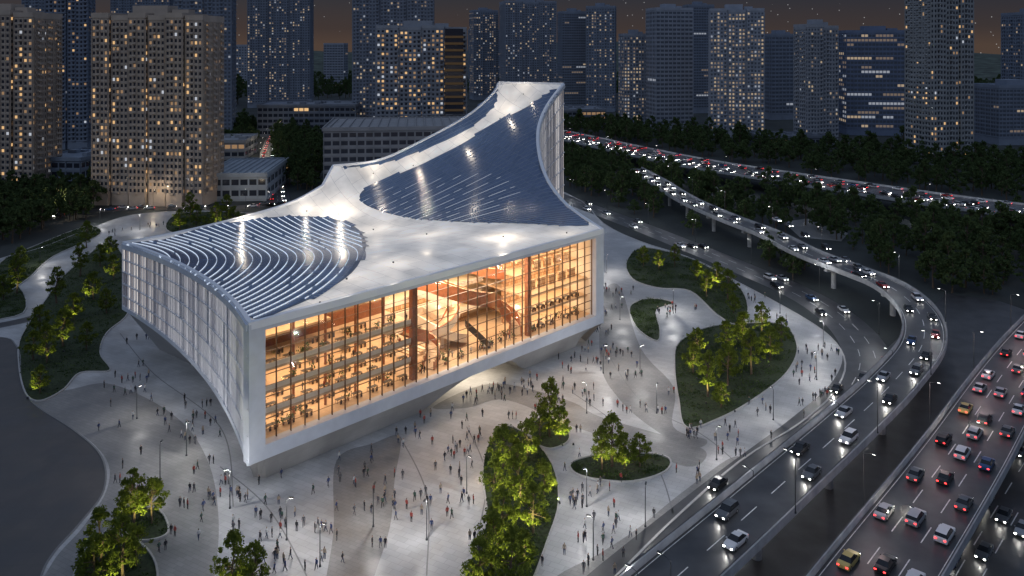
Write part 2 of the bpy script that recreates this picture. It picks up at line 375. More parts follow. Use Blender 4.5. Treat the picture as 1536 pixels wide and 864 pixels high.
mb.add(vs,fs,'hill'); mb.obj('forested_hill')

# ---------------------------------------------------------------- roads
def deck(name,path,w,z=8,elev=True,lanes=2):
    h=w/2
    mb=new()
    if elev:
        sweep(mb,path,[(-h-.3,-.05),(h+.3,-.05),(h+.3,-.5),(h-2,-1.5),(-h+2,-1.5),(-h-.3,-.5)],'concrete')
        sweep(mb,path,[(-h-.3,-.04),(-h-.3,.95),(-h-.05,.95),(-h+.1,.3),(-h+.1,-.04)],'concrete')
        sweep(mb,path,[(h+.3,-.04),(h+.3,.95),(h+.05,.95),(h-.1,.3),(h-.1,-.04)],'concrete')
        for sgn in(-1,1): sweep(mb,path,[(sgn*(h+.1),1.15),(sgn*(h+.1),1.25),(sgn*(h+.18),1.25),(sgn*(h+.18),1.15)],'steel')
    o=mb.obj(name) if elev else empty(name)
    zb=0. if elev else .022
    m2=new(); sweep(m2,path,[(-h,zb),(h,zb)],'asphalt'); m2.obj('road_surface',o)
    m3=new()
    if elev:
        for e in(-h+.55,h-.55): sweep(m3,path,[(e-.06,zb+.012),(e+.06,zb+.012)],'paint')
    st=(path[1]-path[0]).length
    for l in range(1,lanes):
        off=-h+.5+(w-1)*l/lanes
        per=max(2,int(round(9/st))); on=max(1,int(round(4/st)))
        for i in range(0,len(path)-per,per): sweep(m3,path,[(off-.08,zb+.012),(off+.08,zb+.012)],'paint',i0=i,i1=i+on)
    m3.obj('lane_markings',o)
    if elev:
        m4=new(); ns=normals(path); k=max(1,int(28/st))
        for i in range(k//2,len(path),k):
            p=path[i]; m4.cyl(p.x,p.y,0,z-2.2,.8,.8,'concrete',12)
            n=ns[i]; a=p-n*(h-1.5); b=p+n*(h-1.5); t=Vector((-n.y,n.x,0))*.7
            m4.add([(*(a-t).xy,z-2.3),(*(b-t).xy,z-2.3),(*(b+t).xy,z-2.3),(*(a+t).xy,z-2.3),(*(a-t).xy,z-1.49),(*(b-t).xy,z-1.49),(*(b+t).xy,z-1.49),(*(a+t).xy,z-1.49)],[(0,3,2,1),(4,5,6,7),(0,1,5,4),(1,2,6,5),(2,3,7,6),(3,0,4,7)],'concrete')
        m4.obj('piers',o)
    return o
deck('curved_overpass',ramp,9.5,8,True,2)
deck('elevated_highway_back',hwy,30,8,True,8)
deck('elevated_highway_right',hwr,13,8,True,3)
deck('ground_road',gr,12,0,False,3)
deck('ground_road',gr2,13,0,False,4)
cross=rpath([(415,195),(402,235),(412,270),(418,310)],0); deck('street',cross,12,0,False,2)
cr2=rpath([(-150,352),(0,340),(120,318),(230,312),(330,312),(440,305)],0); deck('street',cr2,9,0,False,2)
lr=rpath([(-120,505),(0,488),(70,470),(130,440)],0); deck('service_road',lr,5,0,False,1)
ap=gpoly([(1290,560),(1420,440),(1500,452),(1700,520),(1700,900),(1300,960),(960,960),(1060,800)],False); sheet('asphalt_apron',ap,.008,'asphalt')
tr=gpoly([(1175,333),(1210,328),(1272,350),(1262,362),(1200,356)],False); sheet('paved_terrace',tr,.03,'plaza2')

# ---------------------------------------------------------------- cars
COL={'w':(.65,.65,.66),'s':(.38,.39,.41),'k':(.02,.02,.022),'g':(.12,.13,.14),'r':(.3,.02,.02),'b':(.03,.08,.2),'y':(.6,.45,.15)}
for k,c in COL.items():
    M['car_'+k]=mat('car_paint_'+k,c,.28,metal=.25 if k!='w' else 0)
SED=[(-2.3,.78,.38,.72,.78,.72),(-2.15,.88,.25,.86,.95,.78),(-1.55,.9,.22,.93,1.02,.76),(-.85,.9,.2,.95,1.42,.62),(.25,.9,.2,.95,1.45,.62),(1.05,.9,.2,.92,1.0,.76),(1.95,.88,.24,.76,.84,.76),(2.3,.76,.36,.58,.66,.68)]
SUV=[(-2.3,.84,.42,.85,.95,.78),(-2.2,.92,.3,.98,1.15,.8),(-1.95,.93,.26,1.05,1.6,.72),(-.9,.94,.25,1.06,1.72,.7),(.3,.94,.25,1.06,1.70,.7),(1.1,.94,.25,1.03,1.12,.8),(2.0,.92,.28,.92,1.0,.8),(2.35,.82,.4,.72,.8,.74)]
def car_mesh(name,st,ck):
    p='car_'+ck; mb=new([p,'cglass','tyre','chrome','hl','tl'])
    vs=[]
    for (x,w,zl,zb,zt,wt) in st: vs+=[(x,-w*.94,zl),(x,-w,(zl+zb)/2),(x,-w*.97,zb),(x,-wt,zt),(x,wt,zt),(x,w*.97,zb),(x,w,(zl+zb)/2),(x,w*.94,zl)]
    n=len(st)
    for i in range(n-1):
        a=i*8;b=a+8
        hi0=st[i][4]-st[i][3]>.3; hi1=st[i+1][4]-st[i+1][3]>.3
        for e in range(8):
            f=(e+1)%8; k=p
            if e in(2,4) and (hi0 or hi1): k='cglass'
            if e==3 and hi0!=hi1: k='cglass'
            mb.add([vs[a+e],vs[b+e],vs[b+f],vs[a+f]],[(0,1,2,3)],k)
    mb.add(vs[:8],[tuple(range(8))],p); mb.add(vs[-8:],[tuple(range(8))[::-1]],p)
    L=st[-1][0]; R=st[0][0]; w=st[1][1]
    for x in(-1.4,1.42):
        for s in(-1,1):
            y0=s*(w-.2); y1=s*(w+.02); mb.cyl(x,.33,min(y0,y1),max(y0,y1),.33,.33,'tyre',14,axis='y')
            y2=s*(w+.025); mb.cyl(x,.33,min(y1,y2),max(y1,y2)+.001,.19,.19,'chrome',10,axis='y')
    zf=st[-1][3]; zr=st[0][3]
    for s in(-1,1):
        mb.box(L-.12,L+.03,min(s*.45,s*.74),max(s*.45,s*.74),zf-.12,zf+.03,'hl')
        mb.box(R-.03,R+.12,min(s*.45,s*.76),max(s*.45,s*.76),zr-.1,zr+.05,'tl')
        mb.box(.85,1.0,min(s*(w-.02),s*(w+.16)),max(s*(w-.02),s*(w+.16)),.95,1.08,p)
    return mb.mesh(name)
CARS=[]
for ck in 'wwsskkkgggrb':
    CARS.append(car_mesh('sedan_'+ck,SED,ck))
for ck in 'wskgk': CARS.append(car_mesh('suv_'+ck,SUV,ck))
YC=car_mesh('sedan_y',SED,'y')
rc=random.Random(11)
def cars(path,off,smin,smax,fwd,z=0,beams=0,beamdist=200,rng=(0,1)):
    st=(path[1]-path[0]).length; ns=normals(path); d=rc.uniform(0,smax); tot=st*(len(path)-2); 
    while d<tot:
        i=int(d/st); t=d/st-i; p=path[i].lerp(path[i+1],t); n=ns[i]
        if rng[0]<=d/tot<=rng[1]:
            dr=(path[i+1]-path[i]); a=math.atan2(dr.y,dr.x)+(0 if fwd else math.pi)
            q=p+n*(off+rc.uniform(-.25,.25)); me=CARS[rc.randrange(len(CARS))]
            if path is hwr and rc.random()<.04: me=YC
            o=inst('car',me,(q.x,q.y,p.z+z),a+rc.uniform(-.02,.02))
            if beams and q.length<beamdist:
                light('headlight_beam','SPOT',(2.5,0,.65),beams,(1,.96,.9),o,.08,rot=(math.radians(80),0,-math.pi/2),spot=math.radians(80),blend=.9)
        d+=rc.uniform(smin,smax)
cars(ramp,-2.3,9,26,True,.02,260); cars(ramp,2.3,9,28,True,.02,260)
cars(slip,0,9,20,True,.02)
for o_ in(-12.5,-9,-5.5,-2): cars(hwy,o_,10,34,False,.02)
for o_ in(2,5.5,9,12.5): cars(hwy,o_,7,20,True,.02)
for o_ in(-4,0,4): cars(hwr,o_,7,17,False,.02)
cars(gr,-3.8,16,60,True,.05,240); cars(gr,0,20,70,True,.05,240); cars(gr,3.8,16,60,True,.05,240)
for o_ in(-4.8,-1.6,1.6,4.8): cars(gr2,o_,10,26,True,.05,90,170)
cars(cross,-3,8,18,True,.05,0); cars(cross,3,8,18,False,.05,0); cars(cr2,-2,8,30,True,.05,0); cars(cr2,2,8,40,False,.05,0)

# ---------------------------------------------------------------- street lamps
def lamp_mesh(name,h,arm):
    mb=new(['steel','lampglow']); mb.cyl(0,0,0,.3,.2,.16,'steel',8); mb.cyl(0,0,.3,h,.09,.06,'steel',8)
    mb.tube((0,0,h-.05),(arm,0,h+.35),.05,.04,'steel'); mb.box(arm-.1,arm+.6,-.14,.14,h+.28,h+.42,'steel'); mb.box(arm-.02,arm+.5,-.1,.1,h+.24,h+.279,'lampglow')
    return mb.mesh(name)
LM=lamp_mesh('lamp',9,1.3); PLM=lamp_mesh('plaza_lamp',6.5,.5)
def lamps(path,off,sp,power,z=0,rng=(0,1),col=(1,.9,.72),h=9):
    st=(path[1]-path[0]).length; ns=normals(path); k=int(sp/st)
    for i in range(k//2,len(path),k):
        if not rng[0]<=i/len(path)<=rng[1]: continue
        p=path[i]; n=ns[i]; q=p+n*off; sg=-1 if off>0 else 1; a=math.atan2(n.y*sg,n.x*sg)
        o=inst('street_lamp',LM,(q.x,q.y,p.z+z),a); 
        if power: light('lamp_light','POINT',(1.5,0,h),power,col,o,.08)
lamps(ramp,-5.1,36,1000,col=(.97,.98,1)); lamps(hwr,6.9,36,900,col=(1,.74,.7)); lamps(gr,-6.5,36,900,col=(.97,.98,1))
lamps(hwy,15.4,60,3800,col=(.95,.97,1)); lamps(gr2,7,40,500); lamps(cr2,5,45,1800,col=(1,.8,.55)); lamps(cross,6.5,35,1100,col=(1,.85,.6))
for a,b,p in [(1075,690,1),(968,790,1),(1160,630,1),(1225,570,1.3),(1235,520,1.3),(1170,470,1.3),(905,560,1.2),(960,560,1.5),(985,620,1.2),(880,760,1.2),(700,740,1),(640,810,1),(430,810,1),(560,790,1),(330,720,1.1),(270,650,1.1),(200,600,.9),(240,720,.5),(930,480,1.9),(1010,470,1.8),(910,410,1.8),(880,620,1.2),(210,345,1.2),(60,400,1.1),(150,335,1.2),(480,850,.8),(890,840,.9)]:
    x,y=G(a,b); r=Vector((x,y,0))-A
    if -3<r.dot(e1)<LEN+2 and -9<r.dot(e2)<60: y-=9; x+=5
    o=inst('plaza_lamp',PLM,(x,y,0),rs.random()*6.28); light('lamp_light','POINT',(.7,0,6.4),1100*p,(1,.97,.94),o,.08)

# ---------------------------------------------------------------- towers
def wallmat(nm,c): 
    if nm not in M: M[nm]=mat(nm,c,.8,noise=.12,nscale=.15)
    return nm
M['wd']=mat('window_dark',(.03,.035,.05),.15)
M['ww']=mat('window_lit_warm',(.3,.2,.1),.5,emit=(1,.6,.26),es=.75)
M['wm']=mat('window_lit_dim',(.2,.15,.1),.5,emit=(1,.58,.28),es=.26)
M['wc']=mat('window_lit_cool',(.3,.3,.3),.5,emit=(.85,.9,1),es=.5)
M['ww_f']=mat('window_lit_warm_haze',(.25,.2,.15),.5,emit=(1,.75,.48),es=.34)  # far copies paler and dimmer: distance haze put into the window colours
M['wm_f']=mat('window_lit_dim_haze',(.2,.17,.15),.5,emit=(1,.72,.5),es=.13)
M['wc_f']=mat('window_lit_cool_haze',(.25,.25,.27),.5,emit=(.85,.9,1),es=.28)
M['wd_f']=mat('window_dark_haze',(.08,.095,.125),.4)
M['orange']=mat('orange_panel',(.30,.16,.055),.7)
def facade(mb,ox,oy,dx,dy,L,z0,z1,fh,bw,wall,lit,style,rnd,sfx=''):
    nx_,ny_=dy,-dx
    def Q(s,o,z): return (ox+dx*s+nx_*o, oy+dy*s+ny_*o, z)
    def bx(s0,s1,o0,o1,a,b,k):
        mb.add([Q(s0,o1,a),Q(s1,o1,a),Q(s1,o0,a),Q(s0,o0,a),Q(s0,o1,b),Q(s1,o1,b),Q(s1,o0,b),Q(s0,o0,b)],[(0,3,2,1),(4,5,6,7),(0,1,5,4),(1,2,6,5),(2,3,7,6),(3,0,4,7)],k)
    nf=max(1,int((z1-z0)/fh)); nb=max(1,int(round(L/bw))); bw=L/nb; fh=(z1-z0)/nf
    colbias=[rnd.uniform(.1,1.9) for _ in range(nb)]
    for f in range(nf):
        zf=z0+f*fh; rowbias=rnd.choice([.4,1,1,1.6]) if style=='office' else rnd.uniform(.4,1.5)
        run=0
        for b in range(nb):
            pr=lit*colbias[b]*rowbias
            if style=='office':
                if run>0: k=kk; run-=1
                elif rnd.random()<pr*.35: kk=rnd.choice(['wc','ww','wm','wm']); k=kk; run=rnd.randint(1,6)
                else: k='wd'
            else:
                k='wd'
                r=rnd.random()
                if r<pr: k='ww' if rnd.random()<.45 else 'wm'
                if r<pr*.12: k='wc'
            m=bw*(.1 if style=='office' else .24)
            lo=fh*(.32 if style!='office' else .3)
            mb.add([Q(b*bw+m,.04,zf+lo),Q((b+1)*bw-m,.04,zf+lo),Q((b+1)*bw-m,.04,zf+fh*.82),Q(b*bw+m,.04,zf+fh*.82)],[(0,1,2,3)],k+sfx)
            if style=='res' and b%3==1:
                bx(b*bw+.1,(b+1)*bw-.1,.05,.9,zf+.0,zf+.95,wall)
        bx(0.02,L-.02,0,.28 if style=='office' else .2,zf-.12,zf+fh*.2,wall)
    for b in range(nb+1):
        if style=='office' and b%2: continue
        s=b*bw; bx(max(.01,s-.22),min(L-.01,s+.22),0,.5 if b%2==0 else .3,z0,z1,wall)
def tower(name,px0,px1,by,ty,yaw=.2,tone=(.22,.2,.18),lit=.3,style='res',ratio=.6,fh=3.2,bw=3.,blocks=1,crown=True):
    rnd=random.Random(int(px0*7+by)); s=(by-HY)/HC; W=(px1-px0)/s; a=W/(abs(math.cos(yaw))+ratio*abs(math.sin(yaw))); d=a*ratio
    H=HC+(HY-ty)/s; X=((px0+px1)/2-CX)/s; Y=F/s+ (a*abs(math.sin(yaw))+d*abs(math.cos(yaw)))/2
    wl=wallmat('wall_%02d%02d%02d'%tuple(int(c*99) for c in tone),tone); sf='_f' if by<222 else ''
    mb=new([wl])
    bl=[(-a/2,a/2,-d/2,d/2,H)]
    if blocks>1:
        bl=[(-a/2+.5,a/2-.5,-d/2+2.5,d/2-2.5,H-2)]
        n=blocks; w=a/n
        for i in range(n):
            off=0 if i%2==0 else 1.3
            bl.append((-a/2+i*w+.6,-a/2+(i+1)*w-.6,-d/2+off,d/2-off,H-(0 if i%2==0 else 1.2)-.03*i))
    for (x0,x1,y0,y1,h) in bl:
        mb.box(x0,x1,y0,y1,0,h,wl)
        for (ox,oy,dx,dy,L) in((x0,y0,1,0,x1-x0),(x1,y0,0,1,y1-y0),(x1,y1,-1,0,x1-x0),(x0,y1,0,-1,y1-y0)):
            if L>3: facade(mb,ox,oy,dx,dy,L,6,h-2,fh,bw,wl,lit,style,rnd,sf)
        mb.box(x0-.3,x1+.3,y0-.3,y0+.1,h-1.4,h+1.2,wl); mb.box(x0-.3,x1+.3,y1-.1,y1+.3,h-1.4,h+1.2,wl)
        mb.box(x0-.31,x0+.1,y0-.29,y1+.29,h-1.41,h+1.19,wl); mb.box(x1-.1,x1+.31,y0-.29,y1+.29,h-1.41,h+1.19,wl)
    if crown:
        mb.box(-a*.2,a*.12,-d*.2,d*.2,H-.5,H+5,wl); mb.box(a*.15,a*.3,-d*.15,d*.1,H-.5,H+3,wl)
    return mb.obj(name,None,loc=(X,Y,0),rot=yaw)
W1=(.42,.35,.29);W2=(.28,.3,.34);W3=(.22,.25,.31);W4=(.19,.225,.29);W5=(.28,.31,.37)  # bluish tones: distance haze painted into the far tower walls
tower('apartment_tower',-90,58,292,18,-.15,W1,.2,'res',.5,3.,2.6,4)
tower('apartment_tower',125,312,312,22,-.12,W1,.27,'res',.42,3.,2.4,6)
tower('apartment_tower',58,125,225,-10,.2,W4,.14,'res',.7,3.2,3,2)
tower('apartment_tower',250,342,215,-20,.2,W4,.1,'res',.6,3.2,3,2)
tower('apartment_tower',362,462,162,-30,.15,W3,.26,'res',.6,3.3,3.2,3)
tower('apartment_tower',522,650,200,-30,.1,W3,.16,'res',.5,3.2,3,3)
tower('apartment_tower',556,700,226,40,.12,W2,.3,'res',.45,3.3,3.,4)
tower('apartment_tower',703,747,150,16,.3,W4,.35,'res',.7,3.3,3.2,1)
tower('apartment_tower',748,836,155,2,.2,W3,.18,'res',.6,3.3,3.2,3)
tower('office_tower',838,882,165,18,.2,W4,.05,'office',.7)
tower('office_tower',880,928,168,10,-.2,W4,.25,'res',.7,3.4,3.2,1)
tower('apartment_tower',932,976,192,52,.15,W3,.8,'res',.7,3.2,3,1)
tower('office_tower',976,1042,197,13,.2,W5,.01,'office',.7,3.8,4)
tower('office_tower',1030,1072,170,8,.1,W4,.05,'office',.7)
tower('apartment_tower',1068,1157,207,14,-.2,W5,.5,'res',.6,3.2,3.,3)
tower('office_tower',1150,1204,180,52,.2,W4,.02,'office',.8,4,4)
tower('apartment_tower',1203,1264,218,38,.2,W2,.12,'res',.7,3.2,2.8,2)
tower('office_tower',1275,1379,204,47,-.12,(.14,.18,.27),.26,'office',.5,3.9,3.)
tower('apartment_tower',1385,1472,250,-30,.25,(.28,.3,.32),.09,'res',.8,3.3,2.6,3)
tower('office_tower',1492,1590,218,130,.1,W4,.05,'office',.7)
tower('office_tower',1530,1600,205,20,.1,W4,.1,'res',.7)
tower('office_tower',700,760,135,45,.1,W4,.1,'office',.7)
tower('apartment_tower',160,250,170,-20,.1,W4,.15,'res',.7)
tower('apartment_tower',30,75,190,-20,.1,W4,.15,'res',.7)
s=(226-HY)/HC; mb=new(['orange','wd'])
for i in range(12):
    mb.box(0,14,-.4,3,30+i*5.,31.7+i*5,'orange')
mb.box(0.3,13.7,0,3,28,92,'wd'); o=mb.obj('orange_balcony_block',None,loc=((668-CX)/s,F/s-4,0),rot=.12)
def lowrise(name,px0,px1,by,ty,depth,yaw,tone,lit=.1,ribs=0):
    s=(by-HY)/HC; W=(px1-px0)/s; H=HC+(HY-ty)/s; X=((px0+px1)/2-CX)/s; Y=F/s+depth/2
    wl=wallmat('wall_%02d%02d%02d'%tuple(int(c*99) for c in tone),tone); mb=new([wl]); rnd=random.Random(int(px0))
    mb.box(-W/2,W/2,-depth/2,depth/2,0,H,wl)
    for (ox,oy,dx,dy,L) in((-W/2,-depth/2,1,0,W),(W/2,-depth/2,0,1,depth),(-W/2,depth/2,0,-1,depth)):
        facade(mb,ox,oy,dx,dy,L,1,H-1.5,4.2,4.5,wl,lit,'office',rnd)
    mb.box(-W/2-.3,W/2+.3,-depth/2-.6,-depth/2,H-1.2,H+.9,wl); mb.box(-W/2-.6,-W/2,-depth/2-.6,depth/2+.6,H-1.21,H+.91,wl); mb.box(W/2,W/2+.6,-depth/2-.6,depth/2+.6,H-1.22,H+.92,wl); mb.box(-W/2,W/2,depth/2,depth/2+.6,H-1.2,H+.9,wl)
    if ribs:
        for i in range(ribs):
            x=-W/2+W*(i+.5)/ribs; mb.box(x-.25,x+.25,-depth/2+1,depth/2-1,H,H+.7,wl)
    else:
        for i in range(7):
            x=rnd.uniform(-W*.4,W*.35); y=rnd.uniform(-depth*.35,depth*.3); mb.box(x,x+rnd.uniform(2,6),y,y+rnd.uniform(2,5),H,H+rnd.uniform(1,2.6),wl)
    return mb.obj(name,None,loc=(X,Y,0),rot=yaw)
lowrise('exhibition_hall',478,735,283,192,60,.12,(.26,.26,.27),.0,ribs=18)
lowrise('lowrise_building',385,530,205,158,50,.05,(.18,.2,.24),.05)
lowrise('market_hall',300,392,302,262,55,.08,(.34,.38,.42),.1,ribs=9)
lowrise('lowrise_building',58,128,285,238,40,-.1,(.2,.24,.3),.05)
lowrise('lowrise_building',312,362,240,212,40,.1,(.25,.26,.28),.2)
lowrise('lowrise_building',840,905,190,165,50,.1,(.16,.18,.22),.2)
lowrise('lowrise_building',1140,1240,222,205,30,.1,(.14,.16,.2),.2)
rd=random.Random(5)
for i in range(26):
    x=rd.uniform(-100,1620); b=rd.uniform(118,136); w=rd.uniform(18,45); tower('office_tower',x,x+w,b,rd.uniform(50,100),rd.uniform(-.3,.3),W5,.15,rd.choice(['office','res']),.7,4.5,5.,1,False)

# ================================================================ LIBRARY
lib=empty('library_building')
Bp=FT(LEN,0,30)
Dp=((186-CX)/5.75,F/5.75,28.2)
def line(a,b,n): return [tuple(Vector(a).lerp(Vector(b),i/n)) for i in range(n)]
Atop=(A.x,A.y,30)
front=line(Atop,Bp,48)
BC=[Bp,P(868,322,228),P(845,303,237),P(822,272,247),P(809,235,257),P(807,195,267),P(820,160,277),P(845,126,288)]
CC=[BC[-1],P(748,124,290)]
CE=[CC[-1],P(740,140,288.5),P(704,172,284),P(642,207,277),P(570,240,269),P(500,249,262)]
ED=[CE[-1],P(484,279,257),P(440,303,249),P(370,325,237),P(270,349,222),Dp]
AD=Vector(Dp)-Vector(Atop); inw=Vector((-AD.y,AD.x,0)).normalized()
if inw.dot(e1)<0: inw=-inw
DA=[tuple(Vector(Dp).lerp(Vector(Atop),t)+inw*5.*4*t*(1-t)*(1) + Vector((0,0,-.6*4*t*(1-t)))) for t in [i/10 for i in range(11)]]
def rs3(p,step): return [tuple(v) for v in resample(catmull(p,10),step)]
sBC=rs3(BC,2);sCC=rs3(CC,2);sCE=rs3(CE,2);sED=rs3([ED[0],ED[1]],2)[:-1]+rs3(ED[1:],2);sDA=rs3(DA,2)
loop=front+sBC[:-1]+sCC[:-1]+sCE[:-1]+sED[:-1]+sDA[:-1]
bp=np.array(loop)
extra=[FT(50,18,30.3),FT(25,20,29.6),FT(80,14,30.4)]
cp=np.vstack([bp,np.array(extra)])
def Uf(r2): return np.where(r2>0,r2*np.log(np.maximum(r2,1e-12)),0)
n=len(cp); XY=cp[:,:2]/100; K=Uf(((XY[:,None]-XY[None])**2).sum(-1))+np.eye(n)*1e-5; Pm=np.hstack([np.ones((n,1)),XY])
Am=np.block([[K,Pm],[Pm.T,np.zeros((3,3))]]); sol=np.linalg.lstsq(Am,np.concatenate([cp[:,2],np.zeros(3)]),rcond=None)[0]
def RZ(xs,ys):
    q=np.stack([np.atleast_1d(xs),np.atleast_1d(ys)],-1)/100
    return Uf(((q[:,None]-XY[None])**2).sum(-1))@sol[:n]+sol[n]+q@sol[n+1:]
poly2=[(p[0],p[1]) for p in loop]
def roofhit(px,py):
    t=np.linspace(120,310,400); X=(px-CX)*t/F; Z=HC-(py-HY)*t/F; R=RZ(X,t)
    ok=[i for i in range(1,400) if Z[i]<=R[i] and inpoly(X[i],t[i],poly2)]
    if ok: i=ok[0]; return (X[i],t[i])
    j=min(range(len(loop)),key=lambda j:(CX+F*loop[j][0]/loop[j][1]-px)**2+(HY+(HC-loop[j][2])*F/loop[j][1]-py)**2)
    return (loop[j][0],loop[j][1])
R1=[(192,369),(240,361),(300,343),(370,332),(440,325),(500,329),(538,345),(549,368),(536,400),(492,435),(430,464),(382,480),(348,458),(310,423),(250,390)]
R2=[(838,134),(790,162),(740,187),(700,212),(650,240),(600,262),(560,278),(540,293),(546,306),(572,318),(620,328),(700,334),(780,336),(882,339),(850,312),(820,275),(808,235),(807,200),(820,165)]
R3=[(744,138),(743,155),(722,180),(682,205),(620,231),(560,248),(512,252),(560,243),(610,223),(645,207),(700,174)]
RG=[[roofhit(*p) for p in r] for r in(R1,R2,R3)]
RG=[[tuple(v)[:2] for v in catmull([(a,b,0) for a,b in r],4,True)] for r in RG]
pts=[Vector(p) for p in poly2]; nb_=len(pts); g=2.0
xs=np.arange(bp[:,0].min(),bp[:,0].max(),g); ys=np.arange(bp[:,1].min(),bp[:,1].max(),g)
def dist_edge(x,y): return np.min((bp[:,0]-x)**2+(bp[:,1]-y)**2)
for x in xs:
    for y in ys:
        if inpoly(x,y,poly2) and dist_edge(x,y)>1.1: pts.append(Vector((x,y)))
res=delaunay_2d_cdt(pts,[(i,(i+1)%nb_) for i in range(nb_)],[list(range(nb_))],1,1e-4)
rv=res[0]; rz=RZ(np.array([v.x for v in rv]),np.array([v.y for v in rv]))
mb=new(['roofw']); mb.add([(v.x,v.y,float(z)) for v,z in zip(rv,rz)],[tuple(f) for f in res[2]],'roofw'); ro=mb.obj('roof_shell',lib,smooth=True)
mb=new(); sweep(mb,[Vector(p) for p in loop],[(-.45,-.2),(-.45,.45),(.45,.45),(.45,-.9)],'rim',closed=True); mb.obj('roof_rim',lib)
print('ROOF z range',rz.min(),rz.max())
def solar(poly,cx,cy,dr,da,nm,t=.5,fill=.86,bright=lambda x,y,r:.9,fins=False):
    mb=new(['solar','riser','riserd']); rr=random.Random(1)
    xs=[p[0] for p in poly];ys=[p[1] for p in poly]
    rads=[math.hypot(p[0]-cx,p[1]-cy) for p in poly]; r=2 if inpoly(cx,cy,poly) else max(2,min(rads)-1); V=[];info=[]
    while r<max(rads)+1:
        na=int(2*math.pi*r/da)
        for k in range(na):
            a0=2*math.pi*k/na;a1=a0+2*math.pi/na; am=(a0+a1)/2; rm=r+dr*.45
            if inpoly(cx+rm*math.cos(am),cy+rm*math.sin(am),poly):
                for (q,a) in((r,a0),(r,a1),(r+dr*fill,a1),(r+dr*fill,a0)): V.append((cx+q*math.cos(a),cy+q*math.sin(a)))
                info.append((V[-1][0],V[-1][1],r))
        r+=dr
    V=np.array(V); Z=[]
    for i in range(0,len(V),2000): Z.append(RZ(V[i:i+2000,0],V[i:i+2000,1]))
    Z=np.concatenate(Z)
    for i in range(len(info)):
        q=[Vector((V[4*i+j][0],V[4*i+j][1],Z[4*i+j])) for j in range(4)]; up=Vector((0,0,1))
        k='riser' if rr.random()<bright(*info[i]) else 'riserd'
        if fins:
            h=.14; pn=[q[0].lerp(q[1],.04),q[0].lerp(q[1],.96),q[3].lerp(q[2],.96),q[3].lerp(q[2],.04)]
            mb.add([p+up*h for p in pn],[(0,1,2,3)],'solarp')
            ed=(q[3]-q[0]).normalized()*.1
            a,b=q[0].lerp(q[1],.06)-ed*1.2,q[0].lerp(q[1],.94)-ed*1.2
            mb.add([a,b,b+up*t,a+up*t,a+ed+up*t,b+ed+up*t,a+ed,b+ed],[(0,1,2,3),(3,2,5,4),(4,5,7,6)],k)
        else:
            top=[q[0]+up*t,q[1]+up*t,q[2]+up*.12,q[3]+up*.12]
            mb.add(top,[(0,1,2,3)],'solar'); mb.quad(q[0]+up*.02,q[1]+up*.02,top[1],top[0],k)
    mb.obj(nm,lib)
    pp=[Vector(p) for p in poly]; N=len(pp)
    gx=np.arange(min(xs),max(xs),2.);gy=np.arange(min(ys),max(ys),2.)
    for x in gx:
        for y in gy:
            if inpoly(x,y,poly): pp.append(Vector((x,y)))
    rr_=delaunay_2d_cdt(pp,[(i,(i+1)%N) for i in range(N)],[list(range(N))],1,1e-4)
    z=RZ(np.array([v.x for v in rr_[0]]),np.array([v.y for v in rr_[0]]))
    mu=new(['darkroof']); mu.add([(v.x,v.y,float(a)+.08) for v,a in zip(rr_[0],z)],[tuple(f) for f in rr_[2]],'darkroof'); mu.obj(nm+'_underlay',lib,smooth=True)
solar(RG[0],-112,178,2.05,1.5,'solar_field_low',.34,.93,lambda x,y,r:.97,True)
hc=roofhit(640,312)
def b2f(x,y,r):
    d=math.hypot((x-hc[0])*.6,y-hc[1]); return .85 if d<17 and int(r/1.7)%2==0 else .0  # patch of dashed painted glints on the high field
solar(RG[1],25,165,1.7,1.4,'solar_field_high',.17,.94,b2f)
solar(RG[2],25,165,1.3,1.,'solar_field_ridge',.15,.94,lambda x,y,r:.0)
def side(name,top,zb0,zb1,lit=True,band=5,zbf=None):
    mb=new(['scrA','scrB','scrC','fin','white']); rr=random.Random(4)
    fine=resample([Vector(p) for p in top],.7); nf=normals(fine); M_=len(fine)
    zb=lambda t: zb0+(zb1-zb0)*t if zbf is None else zbf(t)
    for i in range(M_-1):
        a,b=fine[i],fine[i+1]; ta,tb=i/(M_-1),(i+1)/(M_-1); za,zc=zb(ta)+.3,zb(tb)+.3
        base=['scrA','scrD','scrB','scrA','scrC','scrA','scrD'][rr.randrange(7)]
        for r in range(band):
            f0,f1=r/band,(r+1)/band
            if rr.random()<.18: base=rr.choice(['scrA','scrB','scrC','scrD'])
            k=base if lit else ('scrC' if base in('scrA','scrB') else 'scrD')
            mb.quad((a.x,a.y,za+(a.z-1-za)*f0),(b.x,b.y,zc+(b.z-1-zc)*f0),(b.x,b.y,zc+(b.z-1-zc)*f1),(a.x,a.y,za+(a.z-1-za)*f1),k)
        if i%2: continue
        o=nf[i]; d=(b-a); d.z=0; d=d.normalized()*.09
        vs=[]
        for z in(zb(ta),a.z-.5):
            for p in(a-d,a+d,a+d+o*.5,a-d+o*.5): vs.append((p.x,p.y,z))
        mb.add(vs,[(0,1,5,4),(1,2,6,5),(2,3,7,6),(3,0,4,7)],'fin')
    for r in range(band+1):
        f=r/band; w=.5 if r in(0,) else .11
        pl=[Vector((p.x,p.y,zb(i/(M_-1))+.3+(p.z-1-zb(i/(M_-1))-.3)*f)) for i,p in enumerate(fine)]
        if r==band: sweep(mb,pl,[(-.3,-.3),(.75,-.3),(.75,1.02),(-.3,1.02)],'white')
        else: sweep(mb,pl,[(-.2,-w),(.56,-w),(.56,w),(-.2,w)],'white')
    mb.obj(name,lib)
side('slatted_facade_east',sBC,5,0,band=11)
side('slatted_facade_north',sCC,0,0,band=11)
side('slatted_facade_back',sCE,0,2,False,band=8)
side('slatted_facade_back',sED,2,11.3,band=4)
